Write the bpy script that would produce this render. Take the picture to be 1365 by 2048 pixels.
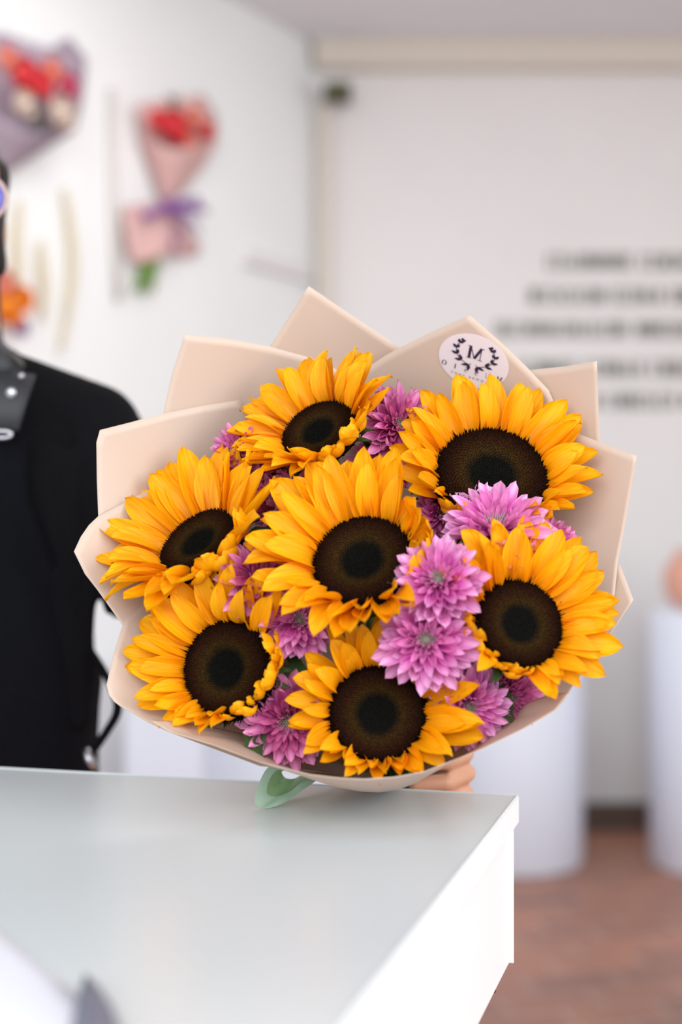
import bpy, bmesh, math, random
from mathutils import Vector, Matrix
from mathutils.bvhtree import BVHTree
from math import sin, cos, pi, radians as R

for o in list(bpy.data.objects):
    bpy.data.objects.remove(o)
SC = bpy.context.scene
COL = SC.collection
random.seed(7)

# ------------------------------------------------------------------ camera
CAMZ = 1.19
FPX = 50 / 36 * 2048
cam_d = bpy.data.cameras.new('camera')
cam = bpy.data.objects.new('camera', cam_d)
COL.objects.link(cam)
cam.location = (0, 0, CAMZ)
cam.rotation_euler = (pi / 2, 0, 0)
cam_d.sensor_fit = 'VERTICAL'
cam_d.sensor_height = 36
cam_d.sensor_width = 24
cam_d.lens = 50
cam_d.clip_start = 0.02
cam_d.dof.use_dof = True
cam_d.dof.focus_distance = 1.15
cam_d.dof.aperture_fstop = 2.3
SC.camera = cam

# ------------------------------------------------------------------ world, lights, exposure
w = bpy.data.worlds.new('daylight')
SC.world = w
w.use_nodes = True
w.node_tree.nodes['Background'].inputs[0].default_value = (0.90, 0.95, 1.0, 1)
w.node_tree.nodes['Background'].inputs[1].default_value = 0.72

def area(name, loc, target, sx, sy, energy, col):
    l = bpy.data.lights.new(name, 'AREA')
    l.shape = 'RECTANGLE'; l.size = sx; l.size_y = sy; l.energy = energy; l.color = col
    o = bpy.data.objects.new(name, l); COL.objects.link(o)
    o.location = loc
    o.rotation_euler = (Vector(target) - Vector(loc)).to_track_quat('-Z', 'Y').to_euler()
    return o
area('shopfront_daylight', (2.6, -0.9, 1.9), (0.0, 1.3, 1.05), 2.4, 2.2, 60, (0.98, 1.0, 0.99))
area('entrance_daylight', (-0.6, -2.2, 2.6), (-0.6, 4.0, 1.2), 3.0, 2.0, 88, (0.93, 0.98, 1.0))
area('added_wall_fill', (0.1, 3.3, 2.93), (0.1, 3.3, 0), 1.2, 0.6, 13, (1.0, 0.98, 0.95))  # unseen area light added overhead to brighten the walls behind
SC.view_settings.view_transform = 'Standard'
SC.view_settings.look = 'None'
SC.view_settings.gamma = 1
SC.view_settings.exposure = 0.35
SC.view_settings.use_curve_mapping = False
SC.cycles.max_bounces = 8
SC.cycles.transparent_max_bounces = 8
SC.cycles.use_denoising = True

# ------------------------------------------------------------------ helpers
def P(x, y, D):
    """a point in the room seen at frame position x, y at distance D"""
    return Vector(((x - 682.5) / FPX * D, D, CAMZ - (y - 1024) / FPX * D))

def mesh_from_bm(name, bm, mats, smooth=True):
    me = bpy.data.meshes.new(name)
    bmesh.ops.recalc_face_normals(bm, faces=bm.faces[:]) if len(bm.faces) else None
    bm.to_mesh(me); bm.free()
    for m in (mats if isinstance(mats, (list, tuple)) else [mats]):
        me.materials.append(m)
    if smooth:
        for p in me.polygons:
            p.use_smooth = True
    return me

ROOTM = {}
def obj(name, bm, mats, parent=None, smooth=True, world=True):
    """one mesh object; with a parent, world-space vertices are taken into the parent's frame"""
    me = bm if isinstance(bm, bpy.types.Mesh) else mesh_from_bm(name, bm, mats, smooth)
    o = bpy.data.objects.new(name, me)
    COL.objects.link(o)
    if parent is not None:
        o.parent = parent
        if world and parent.name in ROOTM:
            me.transform(ROOTM[parent.name].inverted())
    return o

def thing(name, label, cat, M, group=None):
    o = bpy.data.objects.new(name, None)
    COL.objects.link(o)
    o.empty_display_size = 0.02
    if isinstance(M, (tuple, Vector)):
        M = Matrix.Translation(Vector(M))
    o.matrix_world = M
    ROOTM[o.name] = M.copy()
    return tag(o, label, cat, group)

def tag(o, label, cat, group=None, kind=None):
    o['label'] = label; o['category'] = cat
    if group: o['group'] = group
    if kind: o['kind'] = kind
    return o

def struct(name, bm, m, smooth=False, parent=None):
    o = obj(name, bm, m, parent, smooth)
    o['kind'] = 'structure'
    return o

def add_box(bm, c, s, M=None, bevel=0):
    g = bmesh.ops.create_cube(bm, size=1)
    vs = g['verts']
    for v in vs:
        v.co = Vector((v.co.x * s[0], v.co.y * s[1], v.co.z * s[2])) + Vector(c)
        if M: v.co = M @ v.co
    if bevel:
        es = list({e for v in vs for e in v.link_edges})
        bmesh.ops.bevel(bm, geom=es, offset=bevel, segments=3, affect='EDGES', profile=0.5)

def add_tube(bm, pts, rad, n=8, caps=True):
    """sweep a circle along pts; rad a number or a list"""
    pts = [Vector(p) for p in pts]
    rings = []
    up = Vector((0.13, 0.21, 1)).normalized()
    for i, p in enumerate(pts):
        d = (pts[min(i + 1, len(pts) - 1)] - pts[max(i - 1, 0)]).normalized()
        a = d.cross(up)
        if a.length < 1e-3: a = d.cross(Vector((1, 0, 0)))
        a.normalize(); b = d.cross(a)
        r = rad[i] if isinstance(rad, (list, tuple)) else rad
        rings.append([bm.verts.new(p + a * cos(2 * pi * k / n) * r + b * sin(2 * pi * k / n) * r) for k in range(n)])
    for q in range(len(rings) - 1):
        for k in range(n):
            bm.faces.new((rings[q][k], rings[q][(k + 1) % n], rings[q + 1][(k + 1) % n], rings[q + 1][k]))
    if caps:
        bm.faces.new(rings[0]); bm.faces.new(rings[-1])

def add_ell(bm, c, r, M=None, seg=20, ring=14):
    g = bmesh.ops.create_uvsphere(bm, u_segments=seg, v_segments=ring, radius=1)
    for v in g['verts']:
        q = Vector((v.co.x * r[0], v.co.y * r[1], v.co.z * r[2]))
        if M: q = M @ q
        v.co = q + Vector(c)

def add_lathe(bm, c, prof, n=48, cap=True):
    rings = []
    for (r, z) in prof:
        rings.append([bm.verts.new(Vector(c) + Vector((r * cos(2 * pi * k / n), r * sin(2 * pi * k / n), z))) for k in range(n)])
    for q in range(len(rings) - 1):
        for k in range(n):
            bm.faces.new((rings[q][k], rings[q][(k + 1) % n], rings[q + 1][(k + 1) % n], rings[q + 1][k]))
    if cap:
        bm.faces.new(rings[0]); bm.faces.new(rings[-1])

def add_grid(bm, rows, closed=False):
    """rows of points to a quad sheet"""
    vr = [[bm.verts.new(p) for p in r] for r in rows]
    for i in range(len(vr) - 1):
        m = len(vr[i])
        for j in range(m if closed else m - 1):
            bm.faces.new((vr[i][j], vr[i][(j + 1) % m], vr[i + 1][(j + 1) % m], vr[i + 1][j]))
    return vr

def bez(a, b, c, t):
    return a * (1 - t) ** 2 + b * 2 * t * (1 - t) + c * t * t

def catmull(pts, n):
    pts = [Vector(p) for p in pts]
    out = []
    for i in range(len(pts) - 1):
        p0 = pts[max(i - 1, 0)]; p1 = pts[i]; p2 = pts[i + 1]; p3 = pts[min(i + 2, len(pts) - 1)]
        for k in range(n):
            t = k / n
            out.append(0.5 * ((2 * p1) + (p2 - p0) * t + (2 * p0 - 5 * p1 + 4 * p2 - p3) * t * t + (3 * p1 - p0 - 3 * p2 + p3) * t ** 3))
    out.append(pts[-1])
    return out

# ------------------------------------------------------------------ materials
def srgb(c):
    return tuple((v / 255 / 12.92) if v / 255 <= 0.04045 else ((v / 255 + 0.055) / 1.055) ** 2.4 for v in c)

class NT:
    def __init__(s, name):
        s.m = bpy.data.materials.new(name); s.m.use_nodes = True
        s.t = s.m.node_tree; s.t.nodes.clear()
        s.out = s.n('ShaderNodeOutputMaterial')
    def n(s, typ, **kw):
        x = s.t.nodes.new(typ)
        for k, v in kw.items():
            if k.startswith('i_'):
                x.inputs[k[2:].replace('_', ' ')].default_value = v
            else:
                setattr(x, k, v)
        return x
    def l(s, a, b): s.t.links.new(a, b)
    def ramp(s, fac, stops, interp='LINEAR'):
        r = s.n('ShaderNodeValToRGB'); r.color_ramp.interpolation = interp
        e = r.color_ramp.elements
        while len(e) < len(stops): e.new(0.5)
        for k, (p, c) in enumerate(stops):
            e[k].position = p; e[k].color = (*c, 1)
        s.l(fac, r.inputs[0]); return r.outputs[0]
    def mix(s, fac, a, b, mode='MIX'):
        x = s.n('ShaderNodeMix', data_type='RGBA', blend_type=mode)
        for sock, v in ((x.inputs[0], fac), (x.inputs[6], a), (x.inputs[7], b)):
            if isinstance(v, (int, float)): sock.default_value = v
            elif isinstance(v, tuple): sock.default_value = (*v, 1)
            else: s.l(v, sock)
        return x.outputs[2]

def mat(name, col, rough=0.5, metal=0.0, spec=0.5, trans=0.0, transcol=None, noise=0.0, nscale=20, bump=0.0, sheen=0.0, coat=0.0):
    t = NT(name)
    b = t.n('ShaderNodeBsdfPrincipled')
    c = srgb(col)
    b.inputs['Base Color'].default_value = (*c, 1)
    b.inputs['Roughness'].default_value = rough
    b.inputs['Metallic'].default_value = metal
    b.inputs['Specular IOR Level'].default_value = spec
    b.inputs['Sheen Weight'].default_value = sheen
    b.inputs['Coat Weight'].default_value = coat
    if noise or bump:
        tc = t.n('ShaderNodeTexCoord')
        nz = t.n('ShaderNodeTexNoise', i_Scale=nscale, i_Detail=5.0)
        t.l(tc.outputs['Object'], nz.inputs['Vector'])
        if noise:
            d = tuple(v * (1 - noise) for v in c); u = tuple(min(1, v * (1 + noise)) for v in c)
            t.l(t.ramp(nz.outputs[0], [(0.3, d), (0.7, u)]), b.inputs['Base Color'])
        if bump:
            bp = t.n('ShaderNodeBump', i_Strength=bump, i_Distance=0.01)
            t.l(nz.outputs[0], bp.inputs['Height']); t.l(bp.outputs[0], b.inputs['Normal'])
    if trans:
        tr = t.n('ShaderNodeBsdfTranslucent')
        tr.inputs[0].default_value = (*(srgb(transcol) if transcol else c), 1)
        mx = t.n('ShaderNodeMixShader'); mx.inputs[0].default_value = trans
        t.l(b.outputs[0], mx.inputs[1]); t.l(tr.outputs[0], mx.inputs[2]); t.l(mx.outputs[0], t.out.inputs[0])
    else:
        t.l(b.outputs[0], t.out.inputs[0])
    return t.m

def petal_mat(name, base, mid, tip, streak, trans, rough=0.55, vein=14.0, rnd=0.12):
    """colour runs along the petal (generated x), fine veins across it, slight differences from petal to petal"""
    t = NT(name)
    tc = t.n('ShaderNodeTexCoord')
    sp = t.n('ShaderNodeSeparateXYZ'); t.l(tc.outputs['Generated'], sp.inputs[0])
    col = t.ramp(sp.outputs[0], [(0.0, srgb(base)), (0.4, srgb(mid)), (1.0, srgb(tip))])
    mp = t.n('ShaderNodeMapping'); mp.inputs['Scale'].default_value = (1.2, vein, 1)
    t.l(tc.outputs['Generated'], mp.inputs[0])
    nz = t.n('ShaderNodeTexNoise', i_Scale=1.6, i_Detail=3.0)
    t.l(mp.outputs[0], nz.inputs['Vector'])
    st = t.ramp(nz.outputs[0], [(0.35, (1, 1, 1)), (0.7, srgb(streak))])
    col = t.mix(1.0, col, st, 'MULTIPLY')
    oi = t.n('ShaderNodeObjectInfo')
    hs = t.n('ShaderNodeHueSaturation')
    mr = t.n('ShaderNodeMapRange'); mr.inputs[3].default_value = 1 - rnd; mr.inputs[4].default_value = 1 + rnd * 0.6
    t.l(oi.outputs['Random'], mr.inputs[0]); t.l(mr.outputs[0], hs.inputs['Value']); t.l(col, hs.inputs['Color'])
    b = t.n('ShaderNodeBsdfPrincipled'); b.inputs['Roughness'].default_value = rough
    b.inputs['Specular IOR Level'].default_value = 0.25
    t.l(hs.outputs[0], b.inputs['Base Color'])
    bp = t.n('ShaderNodeBump', i_Strength=0.18, i_Distance=0.002)
    t.l(nz.outputs[0], bp.inputs['Height']); t.l(bp.outputs[0], b.inputs['Normal'])
    tr = t.n('ShaderNodeBsdfTranslucent'); t.l(hs.outputs[0], tr.inputs[0])
    mx = t.n('ShaderNodeMixShader'); mx.inputs[0].default_value = trans
    t.l(b.outputs[0], mx.inputs[1]); t.l(tr.outputs[0], mx.inputs[2]); t.l(mx.outputs[0], t.out.inputs[0])
    return t.m

M_PETAL = petal_mat('sunflower_petal', (246, 160, 0), (255, 184, 4), (255, 192, 10), (246, 214, 165), 0.28)
M_MUM = petal_mat('chrysanthemum_petal', (166, 36, 124), (234, 112, 196), (255, 208, 238), (225, 185, 225), 0.22, vein=8, rnd=0.18)
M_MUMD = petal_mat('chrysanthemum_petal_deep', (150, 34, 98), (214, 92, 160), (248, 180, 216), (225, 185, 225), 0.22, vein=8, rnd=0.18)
M_MUMC = mat('chrysanthemum_centre', (176, 176, 150), 0.7, trans=0.2, noise=0.25, nscale=300)
M_STEM = mat('green_stem', (88, 122, 52), 0.55, noise=0.2, nscale=60)
M_LEAF = mat('green_leaf', (62, 88, 36), 0.5, trans=0.25, noise=0.3, nscale=40, bump=0.3)
M_PAPER = mat('wrapping_paper', (220, 203, 188), 0.45, trans=0.27, transcol=(240, 192, 150), bump=0.02, nscale=30)
M_RIBBON = mat('organza_ribbon', (200, 226, 204), 0.45, trans=0.35, noise=0.08, nscale=90)
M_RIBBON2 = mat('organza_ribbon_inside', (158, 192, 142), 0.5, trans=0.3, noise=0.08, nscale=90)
M_STICK = mat('sticker_film', (236, 224, 228), 0.35, trans=0.1)
M_INK = mat('sticker_ink', (44, 30, 58), 0.5)
M_WALL = mat('white_plaster', (240, 241, 241), 0.85, noise=0.015, nscale=3)
M_WALLB = mat('warm_white_plaster', (228, 225, 224), 0.85, noise=0.015, nscale=3)
M_CEIL = mat('ceiling_paint', (232, 232, 236), 0.9)
M_TRIM = mat('cream_trim', (214, 205, 193), 0.7)
M_BASE = mat('brown_skirting', (92, 74, 64), 0.6)
M_TOP = mat('counter_laminate', (208, 213, 215), 0.3, spec=0.5)
M_SIDE = mat('counter_side', (248, 249, 250), 0.45)
M_PLINTH = mat('plinth_paint', (230, 236, 250), 0.5)
M_SKIN = mat('skin', (214, 160, 130), 0.5, trans=0.0, noise=0.06, nscale=40)
M_SHIRT = mat('black_cotton', (16, 15, 18), 0.95, spec=0.1, noise=0.1, nscale=200)
M_APRON = mat('charcoal_canvas', (12, 13, 19), 0.9, spec=0.12, noise=0.12, nscale=150)
M_LEATHER = mat('dark_grey_leather', (46, 46, 50), 0.6)
M_HAIR = mat('dark_hair', (22, 16, 16), 0.5, noise=0.3, nscale=80)
M_METAL = mat('silver_metal', (185, 182, 188), 0.32, metal=1.0)
M_LENS = mat('blue_lens', (50, 34, 160), 0.1)
M_FRAME = mat('clear_frame', (222, 196, 190), 0.2, trans=0.4)
M_BRASS = mat('brass', (120, 120, 60), 0.3, metal=0.9)
M_LILAC = mat('lilac_paper', (178, 160, 176), 0.7, trans=0.15)
M_PINKP = mat('pink_paper', (232, 190, 186), 0.7, trans=0.15)
M_VIOLET = mat('violet_ribbon', (150, 96, 172), 0.5, trans=0.2)
M_RED = mat('red_bloom', (232, 66, 74), 0.6, noise=0.15, nscale=40)
M_CORAL = mat('coral_bloom', (240, 150, 130), 0.6, noise=0.1, nscale=40)
M_ROSE = mat('magenta_bloom', (214, 84, 120), 0.6)
M_CREAM = mat('cream_bloom', (232, 214, 200), 0.6)
M_ORANGE = mat('orange_bloom', (250, 152, 40), 0.6)
M_DRY = mat('dried_grass', (214, 200, 170), 0.8)
M_TEXT = mat('wall_lettering_ink', (84, 86, 74), 0.7)
M_DARK = mat('dark_plastic', (60, 62, 58), 0.4)
M_WHITEP = mat('white_paper', (240, 241, 250), 0.6, trans=0.15)
M_GREYB = mat('grey_blade', (112, 114, 132), 0.4)
M_TERRA = mat('peach_ceramic', (222, 164, 142), 0.6)

def disc_mat():
    t = NT('sunflower_disc')
    tc = t.n('ShaderNodeTexCoord')
    sp = t.n('ShaderNodeSeparateXYZ'); t.l(tc.outputs['Object'], sp.inputs[0])
    cb = t.n('ShaderNodeCombineXYZ'); t.l(sp.outputs[0], cb.inputs[0]); t.l(sp.outputs[1], cb.inputs[1])
    ln = t.n('ShaderNodeVectorMath', operation='LENGTH'); t.l(cb.outputs[0], ln.inputs[0])
    nz = t.n('ShaderNodeTexNoise', i_Scale=30.0, i_Detail=2.0); t.l(tc.outputs['Object'], nz.inputs['Vector'])
    ad = t.n('ShaderNodeMath', operation='MULTIPLY_ADD'); ad.inputs[1].default_value = 0.14
    t.l(nz.outputs[0], ad.inputs[0]); t.l(ln.outputs['Value'], ad.inputs[2])
    col = t.ramp(ad.outputs[0], [(0.0, srgb((6, 7, 6))), (0.40, srgb((8, 8, 6))), (0.56, srgb((50, 34, 8))),
                                 (0.72, srgb((44, 22, 7))), (0.88, srgb((32, 13, 6))), (1.0, srgb((16, 7, 6)))])
    vo = t.n('ShaderNodeTexNoise', i_Scale=55.0, i_Detail=1.0); t.l(tc.outputs['Object'], vo.inputs['Vector'])
    sp2 = t.ramp(vo.outputs[0], [(0.42, (0.45, 0.45, 0.45)), (0.66, (1.7, 1.5, 1.1))])
    col = t.mix(1.0, col, sp2, 'MULTIPLY')
    b = t.n('ShaderNodeBsdfPrincipled'); b.inputs['Roughness'].default_value = 0.8
    b.inputs['Specular IOR Level'].default_value = 0.08
    t.l(col, b.inputs['Base Color']); t.l(b.outputs[0], t.out.inputs[0])
    return t.m
M_DISC = disc_mat()

def floor_mat():
    t = NT('terracotta_tiles')
    tc = t.n('ShaderNodeTexCoord')
    mp = t.n('ShaderNodeMapping'); mp.inputs['Rotation'].default_value = (0, 0, R(-16))
    t.l(tc.outputs['Object'], mp.inputs[0])
    br = t.n('ShaderNodeTexBrick', offset=0.5, i_Scale=1.0)
    br.inputs['Color1'].default_value = (*srgb((174, 122, 100)), 1)
    br.inputs['Color2'].default_value = (*srgb((148, 108, 94)), 1)
    br.inputs['Mortar'].default_value = (*srgb((180, 150, 134)), 1)
    br.inputs['Mortar Size'].default_value = 0.006
    br.inputs['Brick Width'].default_value = 0.24
    br.inputs['Row Height'].default_value = 0.12
    t.l(mp.outputs[0], br.inputs['Vector'])
    nz = t.n('ShaderNodeTexNoise', i_Scale=2.2, i_Detail=3.0); t.l(tc.outputs['Object'], nz.inputs['Vector'])
    st = t.ramp(nz.outputs[0], [(0.35, (0.8, 0.78, 0.78)), (0.65, (1.15, 1.02, 0.95))])
    col = t.mix(1.0, br.outputs[0], st, 'MULTIPLY')
    b = t.n('ShaderNodeBsdfPrincipled'); b.inputs['Roughness'].default_value = 0.45
    t.l(col, b.inputs['Base Color']); t.l(b.outputs[0], t.out.inputs[0])
    return t.m
M_FLOOR = floor_mat()

# ------------------------------------------------------------------ the room
WD = 5.35                                   # back wall distance
CEZ = CAMZ + (1024 - 92) / FPX * WD
XC = (632 - 682.5) / FPX * WD               # the corner
bm = bmesh.new(); add_box(bm, (1.0, 2.0, -0.05), (9.0, 8.4, 0.1)); struct('floor', bm, M_FLOOR)
bm = bmesh.new(); add_box(bm, (1.0, 3.6, CEZ + 0.05), (9.0, 5.0, 0.1)); struct('ceiling', bm, M_CEIL)
bm = bmesh.new(); add_box(bm, (XC + 2.2 - 0.05, WD + 0.06, CEZ / 2), (4.6, 0.12, CEZ)); struct('wall_back', bm, M_WALLB)
LW = Vector((-sin(R(30)), -cos(R(30)), 0))  # left wall runs towards the camera and left
LN = Vector((cos(R(30)), -sin(R(30)), 0))   # its inward normal
Ml = Matrix(((LW.x, LN.x, 0, XC), (LW.y, LN.y, 0, WD), (0, 0, 1, 0), (0, 0, 0, 1)))
bm = bmesh.new(); add_box(bm, (1.9, -0.06, CEZ / 2), (4.0, 0.12, CEZ), Ml); struct('wall_left', bm, M_WALL)
bm = bmesh.new(); add_box(bm, (XC + 2.2, WD - 0.02, 0.05), (4.4, 0.04, 0.1)); struct('baseboard_back', bm, M_BASE)
bm = bmesh.new(); add_box(bm, (1.9, 0.012, 0.05), (3.8, 0.024, 0.1), Ml); struct('baseboard_left', bm, M_BASE)
bm = bmesh.new(); add_box(bm, (XC + 2.2, WD - 0.04, CEZ - 0.05), (4.4, 0.08, 0.1)); struct('trim_1', bm, M_TRIM)
bm = bmesh.new(); add_box(bm, (XC + 0.035, WD - 0.035, CEZ / 2 - 0.1), (0.05, 0.05, CEZ - 0.2), None, 0.006); struct('trim_2', bm, M_TRIM)

def on_left(px, py, off=0.0):
    """the point of the left wall seen at px, py, pushed off it by off"""
    a = (px - 682.5) / FPX
    O = Vector((XC, WD, 0)) + LN * off
    t = (a * O.y - O.x) / (LW.x - a * LW.y)
    q = O + LW * t
    return P(px, py, q.y)

# ------------------------------------------------------------------ counter
CZ = 0.95
D0 = (CAMZ - CZ) * FPX / 568
K0 = P(1035, 1592, D0); K0.z = CZ
e1 = Vector((-0.9635, 0.2677, 0)); e2 = Vector((-0.2677, -0.9635, 0))
Mc = Matrix(((e1.x, e2.x, 0, K0.x), (e1.y, e2.y, 0, K0.y), (0, 0, 1, CZ), (0, 0, 0, 1)))
ct = thing('shop_counter', 'white laminate shop counter in the foreground with glossy pale grey top', 'counter', (K0.x - 0.7, K0.y - 0.1, 0.0))
bm = bmesh.new(); add_box(bm, (0.95, 0.42, -0.011), (1.9, 0.84, 0.022), Mc, 0.0012); obj('countertop', bm, M_TOP, ct, smooth=False)
bm = bmesh.new()
add_box(bm, (0.95, 0.42, -0.0790), (1.888, 0.828, 0.113), Mc, 0.004); obj('side_panel', bm, M_SIDE, ct, smooth=False)
bm = bmesh.new(); add_box(bm, (1.2, 0.42, -0.5434), (1.0, 0.6, 0.8132), Mc); obj('cabinet_body', bm, M_SIDE, ct, smooth=False)
# edge banding on the right edge of the top, whiter than the top itself
bm = bmesh.new(); add_box(bm, (-0.0007, 0.42, -0.0112), (0.0014, 0.84, 0.0215), Mc); o = obj('edge_band', bm, M_SIDE, ct, smooth=False); o['label'] = 'bright white edge strip'
bm = bmesh.new()
hk = Mc @ Vector((0.012, 0.06, -0.1355))
add_tube(bm, [hk, hk + Vector((0, 0, -0.006)), hk + Vector((0.002, 0, -0.012))], [0.002, 0.003, 0.002], 8)
obj('screw', bm, M_BRASS, ct)

# ------------------------------------------------------------------ flowers: shared petal meshes
def petal_mesh(name, m, L=1.0, W=0.36, bend=0.25, cup=0.12, tip=1.0, ridge=0.012, twist=0.0, nx=12, ny=6, seed=0, power=0.75, basew=0.3, pk=0.85):
    rnd = random.Random(seed)
    ph = rnd.uniform(0, 6)
    bm = bmesh.new()
    rows = []
    # the spine: a curve whose slope turns by bend (in radians) from base to tip
    x = z = 0.0; sp = []
    for i in range(nx + 1):
        sp.append((x, z, i / nx))
        a = bend * ((i / nx) - 0.45) * 2 + 0.05 * sin(ph + 5 * i / nx)
        x += cos(a) * L / nx; z += sin(a) * L / nx
    for (x, z, t) in sp:
        wd = W * 0.5 * max(0.02, (basew * (1 - t) ** 2 + sin(pi * min(1, t ** pk * 0.97 + 0.03)) ** power * 1.0))
        if t > 0.8: wd *= (1 - ((t - 0.8) / 0.2) ** 1.5 * 0.35 * tip)
        r = []
        for j in range(ny + 1):
            s = j / ny * 2 - 1
            zz = z + cup * W * (s * s) * (1 - 0.3 * t) * 1.6 * (wd / (W * .5)) + ridge * cos(s * pi * 2.2) + 0.006 * sin(ph * 2 + t * 7 + s * 2)
            r.append(Vector((x + 0.01 * sin(t * 12 + ph) * s, s * wd + twist * t * t * 0.2, zz + s * twist * t * 0.25)))
        rows.append(r)
    add_grid(bm, rows)
    return mesh_from_bm(name, bm, m)

SUNP = [petal_mesh('petal', M_PETAL, W=0.36 + 0.03 * (k % 4), bend=(-0.45, -0.25, 0.1, -0.6, 0.3, -0.1, -0.35, 0.0)[k], cup=0.14 + 0.05 * (k % 3),
                   twist=(0, 0.15, -0.15, 0.05, -0.1, 0.25, -0.25, 0.0)[k], seed=k, basew=0.45, ridge=0.012, ny=8, power=0.56, tip=0.2, nx=14, pk=1.1) for k in range(8)]
SUNC = [petal_mesh('petal', M_PETAL, W=(0.62, 0.7, 0.56, 0.66)[k], bend=(0.8, 1.2, 0.5, 1.5)[k], cup=0.2, twist=(0.1, -0.1, 0.2, -0.2)[k], seed=20 + k, basew=0.4, ny=8, tip=0.0, power=0.5, pk=1.1) for k in range(4)]
MUMP = {}
for key, mm in (('a', M_MUM), ('b', M_MUMD)):
    MUMP[key] = [petal_mesh('petal', mm, W=(0.31, 0.28, 0.33)[k], bend=(0.45, 0.2, 0.8)[k], cup=0.38, seed=40 + k, nx=8, ny=4, tip=0.0, power=0.42, pk=1.15, ridge=0.0, twist=(0, 0.2, -0.2)[k]) for k in range(3)]

def disc_mesh(seed):
    rnd = random.Random(seed)
    bm = bmesh.new()
    def hz(r):
        return 0.10 + 0.10 * math.exp(-((r - 0.72) / 0.25) ** 2) - 0.05 * math.exp(-(r / 0.3) ** 2) - (0.22 * max(0, r - 0.85) / 0.15 if r > 0.85 else 0)
    rows = []
    for i in range(13):
        r = i / 12
        rows.append([Vector((r * cos(2 * pi * k / 40), r * sin(2 * pi * k / 40), hz(r))) for k in range(40)])
    add_grid(bm, rows[1:], closed=True)
    c = bm.verts.new((0, 0, hz(0)))
    bm.verts.ensure_lookup_table()
    for k in range(40):
        bm.faces.new((c, bm.verts[k], bm.verts[(k + 1) % 40]))
    N = 1500
    ga = pi * (3 - 5 ** 0.5)
    for i in range(N):
        r = ((i + 0.5) / N) ** 0.5 * 1.0
        a = i * ga
        h = 0.025 + 0.075 * max(0, (r - 0.45)) + rnd.uniform(0, 0.02)
        wd = 0.02 + 0.006 * r
        out = 0.0 if r < 0.8 else (r - 0.8) / 0.2 * 0.75
        b0 = Vector((r * cos(a), r * sin(a), hz(r) - 0.01))
        rad = Vector((cos(a), sin(a), 0)); tan = Vector((-sin(a), cos(a), 0))
        jit = rnd.uniform(-0.5, 0.5)
        if r > 0.93: h *= rnd.uniform(1.4, 2.9)
        top = b0 + (Vector((0, 0, 1)) * (1 - out * 0.6) + rad * out + tan * jit * 0.5).normalized() * (h + 0.01)
        q = [bm.verts.new(b0 + rad * wd), bm.verts.new(b0 + tan * wd), bm.verts.new(b0 - rad * wd), bm.verts.new(b0 - tan * wd)]
        tv = bm.verts.new(top)
        for k in range(4):
            bm.faces.new((q[k], q[(k + 1) % 4], tv))
    return mesh_from_bm('disc', bm, M_DISC, smooth=False)
DISCS = [disc_mesh(1), disc_mesh(2)]

def calyx_mesh(n=14, ln=1.2, wd=0.3, droop=0.3):
    bm = bmesh.new()
    add_lathe(bm, (0, 0, 0), [(0.15, -0.42), (0.5, -0.3), (0.85, -0.12), (0.9, -0.04)], 20)
    for k in range(n):
        a = 2 * pi * k / n + 0.2 * sin(k * 3)
        M = Matrix.Rotation(a, 4, 'Z')
        rows = []
        for i in range(6):
            t = i / 5
            w_ = wd * (1 - t) ** 0.7 * 0.5 + 0.004
            x = 0.5 + t * ln; z = -0.24 - droop * t * t + 0.15 * t
            rows.append([M @ Vector((x, s * w_, z + 0.05 * s * s)) for s in (-1, 0, 1)])
        add_grid(bm, rows)
    return mesh_from_bm('calyx', bm, M_LEAF)
CALYX = calyx_mesh(ln=0.85, droop=0.15)

BIND = P(798, 1562, 1.30)                       # where the stems are held
AX = Vector((0.13, 0.62, -0.77)).normalized()
def stem_bm(p, nrm, r, k):
    rnd = random.Random(k * 13)
    off = Vector((rnd.uniform(-1, 1), rnd.uniform(-1, 1), 0)) * 0.009
    b0 = BIND + off
    e = b0 + AX * rnd.uniform(0.13, 0.17) + off * 1.5
    pts = [bez(p - nrm * 0.006, p - nrm * 0.07, b0, t / 9) for t in range(10)] + [b0.lerp(e, t / 3) for t in (1, 2, 3)]
    bm = bmesh.new(); add_tube(bm, pts, r, 7)
    return bm

def frame(px, py, D, tilt, az, spin=0):
    """a flower looking at the camera, then leaned by tilt degrees towards screen azimuth az"""
    B = Matrix(((1, 0, 0), (0, 0, -1), (0, 1, 0)))    # columns: right, up, towards the camera
    lean = Vector((cos(R(az)), sin(R(az)), 0))
    axis = Vector((0, 0, 1)).cross(lean)
    Rm = Matrix.Rotation(R(tilt), 3, axis)
    return Matrix.Translation(P(px, py, D)) @ (B @ Rm).to_4x4()

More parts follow.
